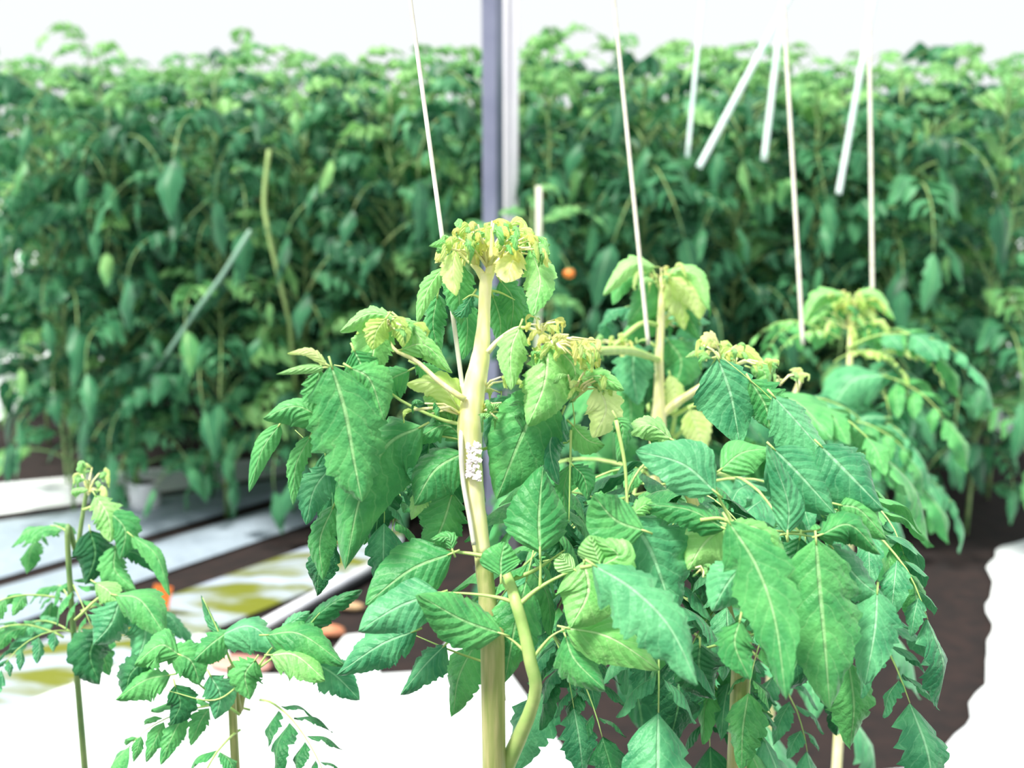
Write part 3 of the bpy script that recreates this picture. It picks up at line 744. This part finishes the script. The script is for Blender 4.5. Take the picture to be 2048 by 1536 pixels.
leaf(C, [(1320, 700), (1290, 680), (1265, 690)], d2, [
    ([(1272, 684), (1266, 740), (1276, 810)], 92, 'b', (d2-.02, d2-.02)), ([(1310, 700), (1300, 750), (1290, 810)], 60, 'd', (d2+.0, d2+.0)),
    ([(1335, 680), (1362, 720), (1350, 780)], 84, 'g', (d2+.01, d2+.01)), ([(1340, 750), (1350, 790), (1340, 830)], 44, 'y', (d2, d2)),
    ([(1250, 760), (1262, 820), (1256, 880)], 60, 'g', (d2, d2)), ([(1380, 820), (1395, 860), (1410, 905)], 54, 'y', (d2-.02, d2-.02)),
    ([(1370, 690), (1385, 740), (1380, 800)], 50, 'd', (d2+.06, d2+.06))], 7)
leaf(C, [(1405, 775), (1420, 740), (1440, 700)], d2-.35, [
    ([(1440, 690), (1420, 676), (1398, 690)], 34, 'Y', (d2-.36, d2-.38)), ([(1452, 706), (1490, 700), (1530, 728)], 30, 'y', (d2-.36, d2-.38), dict(fold=.5)),
    ([(1445, 700), (1450, 690), (1440, 730)], 30, 'y', (d2-.36, d2-.36)), ([(1500, 735), (1530, 745), (1520, 780)], 44, 'l', (d2-.34, d2-.34)),
    ([(1420, 715), (1395, 705), (1370, 715)], 16, 'l', (d2-.36, d2-.36))], 8)
curls(C, 1440, 700, 44, 18, d2-.38, 20, 'yYl', 54, (14, 28), anchor=(1445, 725))
curls(C, 1500, 722, 40, 12, d2-.38, 12, 'yl', 55, (14, 26), anchor=(1470, 730))
curls(C, 1575, 750, 26, 10, d2-.3, 8, 'yl', 56, (16, 26), anchor=(1560, 770))
# ================================================================== third plant
d3 = 2.3
base = Vector((W(1700, 1200, d3).x, W(1700, 1200, d3).y, 0))
T3 = Plant(base, 'soft focus tomato plant with yellow tip near the right side, third along')
T3.stem([(base, .011), (1700, 1050, d3, 16), (1698, 800, d3, 14), (1702, 650, d3, 10), (1704, 600, d3, 8)], STEM, 'stem', n=8)
curls(T3, 1705, 598, 36, 20, d3, 26, 'yYy', 61, (14, 32), anchor=(1704, 620))
curls(T3, 1690, 640, 60, 34, d3, 30, 'gly', 62, (20, 40), anchor=(1702, 660))
leaf(T3, [(1704, 640), (1690, 600), (1680, 590)], d3, [
    ([(1690, 588), (1640, 592), (1606, 650)], 40, 'l', (d3-.02, d3-.03), dict(fold=.5)), ([(1715, 586), (1750, 590), (1790, 640)], 40, 'l', (d3-.02, d3-.03), dict(fold=.5)),
    ([(1768, 750), (1700, 765), (1645, 860)], 100, 'b', (d3-.15, d3-.15), dict(depth=.15, tilt=.8)), ([(1775, 835), (1720, 840), (1660, 900)], 80, 'b', (d3-.15, d3-.15), dict(depth=.2, tilt=.8)),
    ([(1690, 620), (1650, 650), (1630, 700)], 60, 'g', (d3, d3)), ([(1720, 620), (1750, 660), (1765, 720)], 60, 'g', (d3, d3))], 5)
# generic leaves for the near plants
NV = [compound(300+i, L=.26, pairs=4, nu=20, nv=3, mat=('g', 'b', 'd')[i % 3], droop=.95, rise=.35, broad=.36) for i in range(6)]
NL = [compound(330+i, L=.2, pairs=4, nu=20, nv=3, mat='l', droop=.9, rise=.6, broad=.36) for i in range(2)]
NM = [compound(350+i, L=.22, pairs=4, nu=20, nv=3, mat=('g', 'b')[i % 2], droop=.9, rise=.4, broad=.36) for i in range(4)]
NO = [compound(370+i, L=.2, pairs=5, nu=20, nv=3, mat='y' if i else 'l', droop=.9, rise=.6, broad=.26) for i in range(2)]
def fill(plant, items, meshes, seed):
    r = random.Random(seed)
    for px, py, d, az, sc in items:
        o = inst(r.choice(meshes), plant.root, W(px, py, d)-plant.base, math.radians(az)+r.uniform(-.3, .3), r.uniform(-.2, .2), sc, r)
def scatter(n, x0, x1, y0, y1, d0, d1, seed, sc=(.7, 1.1), az=(180, 360)):
    r = random.Random(seed)
    return [(r.uniform(x0, x1), r.uniform(y0, y1), r.uniform(d0, d1), r.uniform(*az), r.uniform(*sc)) for _ in range(n)]
fill(T3, scatter(16, 1640, 1770, 650, 960, d3-.05, d3+.1, 3, (.8, 1.2), (150, 390)), NM, 1)
fill(T3, scatter(4, 1620, 1740, 660, 730, d3-.1, d3, 4, (.7, 1.0), (150, 390)), NO, 2)
fill(C, scatter(14, 1290, 1350, 820, 1250, d2, d2+.05, 5, (.9, 1.3), (0, 360)), NV, 3)
fill(C, scatter(5, 1300, 1340, 600, 760, d2+.02, d2+.05, 6, (.5, .8), (20, 160)), NM, 3)
fill(B, scatter(34, 1230, 1640, 930, 1330, 1.02, 1.2, 7, (.5, .85), (200, 330)), NV, 4)
fill(A, scatter(7, 1040, 1200, 960, 1260, .98, 1.08, 8, (.45, .7), (210, 330)), NV, 5)
fill(A, scatter(4, 760, 900, 880, 980, .98, 1.04, 9, (.35, .5), (200, 330)), NV, 6)
# fourth plant between third and second, low right back
base = Vector((W(1560, 1100, 1.9).x, W(1560, 1100, 1.9).y, 0))
F4 = Plant(base, 'leafy tomato plant half hidden between the second and third plants')
F4.stem([(base, .011), (1560, 1000, 1.9, 16), (1566, 860, 1.9, 14), (1600, 760, 1.9, 8)], STEM, 'stem', n=8)
fill(F4, scatter(14, 1540, 1640, 760, 1050, 1.88, 1.98, 10, (.7, 1.0), (0, 360)), NM, 7)
# ================================================================== left corner plants
base = Vector((W(150, 1330, 1.25).x, W(150, 1330, 1.25).y, 0))
H5 = Plant(base, 'tomato plant at the lower left with a thin leaf hanging over the pipe')
H5.stem([(base, .007), (146, 1250, 1.25, 12), (156, 1100, 1.25, 10), (176, 960, 1.25, 7)], FSTEM, 'stem', n=8)
curls(H5, 186, 960, 26, 28, 1.25, 16, 'yl', 71, (16, 34), anchor=(176, 990))
leaf(H5, [(165, 1020), (215, 1010), (270, 1070), (320, 1130)], 1.22, [
    ([(190, 990), (215, 1030), (222, 1085)], 70, 'l', (1.21, 1.2)), ([(215, 1020), (250, 1060), (240, 1120)], 60, 'g', (1.21, 1.2)),
    ([(262, 1070), (312, 1110), (340, 1192)], 36, 'g', (1.2, 1.18), dict(fold=.5)), ([(232, 1090), (230, 1140), (272, 1180)], 60, 'g', (1.21, 1.2)),
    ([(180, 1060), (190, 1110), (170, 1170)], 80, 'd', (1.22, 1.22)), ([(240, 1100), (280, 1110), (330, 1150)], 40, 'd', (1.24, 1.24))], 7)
leaf(H5, [(150, 1240), (210, 1190), (270, 1210), (300, 1250)], 1.15, [
    ([(190, 1165), (215, 1180), (235, 1205)], 50, 'l', (1.14, 1.13)), ([(230, 1190), (280, 1200), (330, 1270)], 90, 'g', (1.13, 1.1), dict(tilt=.8)),
    ([(240, 1200), (220, 1250), (185, 1290)], 90, 'b', (1.13, 1.12)), ([(280, 1220), (290, 1270), (270, 1330)], 90, 'b', (1.14, 1.14)),
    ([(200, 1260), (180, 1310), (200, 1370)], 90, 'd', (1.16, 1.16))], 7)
base = Vector((W(470, 1500, 1.1).x, W(470, 1500, 1.1).y, 0))
I6 = Plant(base, 'low tomato foliage poking up along the bottom left in front of the pipe')
I6.stem([(base, .009), (470, 1520, 1.1, 18), (480, 1420, 1.1, 14), (500, 1330, 1.1, 9)], STEML, 'stem', n=8)
leaf(I6, [(490, 1380), (460, 1320), (440, 1270), (405, 1195)], 1.08, [
    ([(445, 1275), (420, 1240), (402, 1190)], 18, 'b', (1.08, 1.08)), ([(430, 1275), (500, 1252), (560, 1300)], 76, 'b', (1.07, 1.05), dict(tilt=.9)),
    ([(460, 1260), (420, 1290), (378, 1330)], 60, 'g', (1.07, 1.05))], 6)
leaf(I6, [(500, 1360), (540, 1300), (560, 1290)], 1.05, [
    ([(530, 1270), (600, 1268), (690, 1330)], 80, 'g', (1.04, 1.02), dict(tilt=.9)), ([(540, 1310), (590, 1310), (650, 1360)], 80, 'l', (1.03, 1.01), dict(tilt=.9)),
    ([(510, 1320), (490, 1350), (500, 1400)], 76, 'g', (1.04, 1.04)), ([(620, 1320), (670, 1350), (720, 1400)], 80, 'b', (1.04, 1.04))], 6)
leaf(I6, [(480, 1430), (400, 1370), (330, 1300)], 1.07, [
    ([(360, 1310), (320, 1290), (268, 1330)], 90, 'g', (1.05, 1.04), dict(tilt=.9)), ([(330, 1300), (380, 1320), (400, 1370)], 80, 'g', (1.05, 1.05)),
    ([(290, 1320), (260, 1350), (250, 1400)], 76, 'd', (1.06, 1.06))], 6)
fill(H5, scatter(8, 120, 165, 1080, 1360, 1.24, 1.3, 12, (.35, .55), (120, 400)), NV, 8)
fill(I6, [(500, 1420, 1.12, 200, .5), (520, 1400, 1.1, 330, .5), (480, 1460, 1.1, 260, .5)], NV, 9)
leaf(I6, [(500, 1350), (590, 1280), (640, 1225)], 1.05, [
    ([(600, 1262), (660, 1210), (722, 1178)], 44, 'd', (1.05, 1.05)), ([(560, 1262), (590, 1240), (620, 1222)], 30, 'b', (1.05, 1.05))], 5)
leaf(I6, [(500, 1350), (430, 1400), (330, 1380)], 1.05, [
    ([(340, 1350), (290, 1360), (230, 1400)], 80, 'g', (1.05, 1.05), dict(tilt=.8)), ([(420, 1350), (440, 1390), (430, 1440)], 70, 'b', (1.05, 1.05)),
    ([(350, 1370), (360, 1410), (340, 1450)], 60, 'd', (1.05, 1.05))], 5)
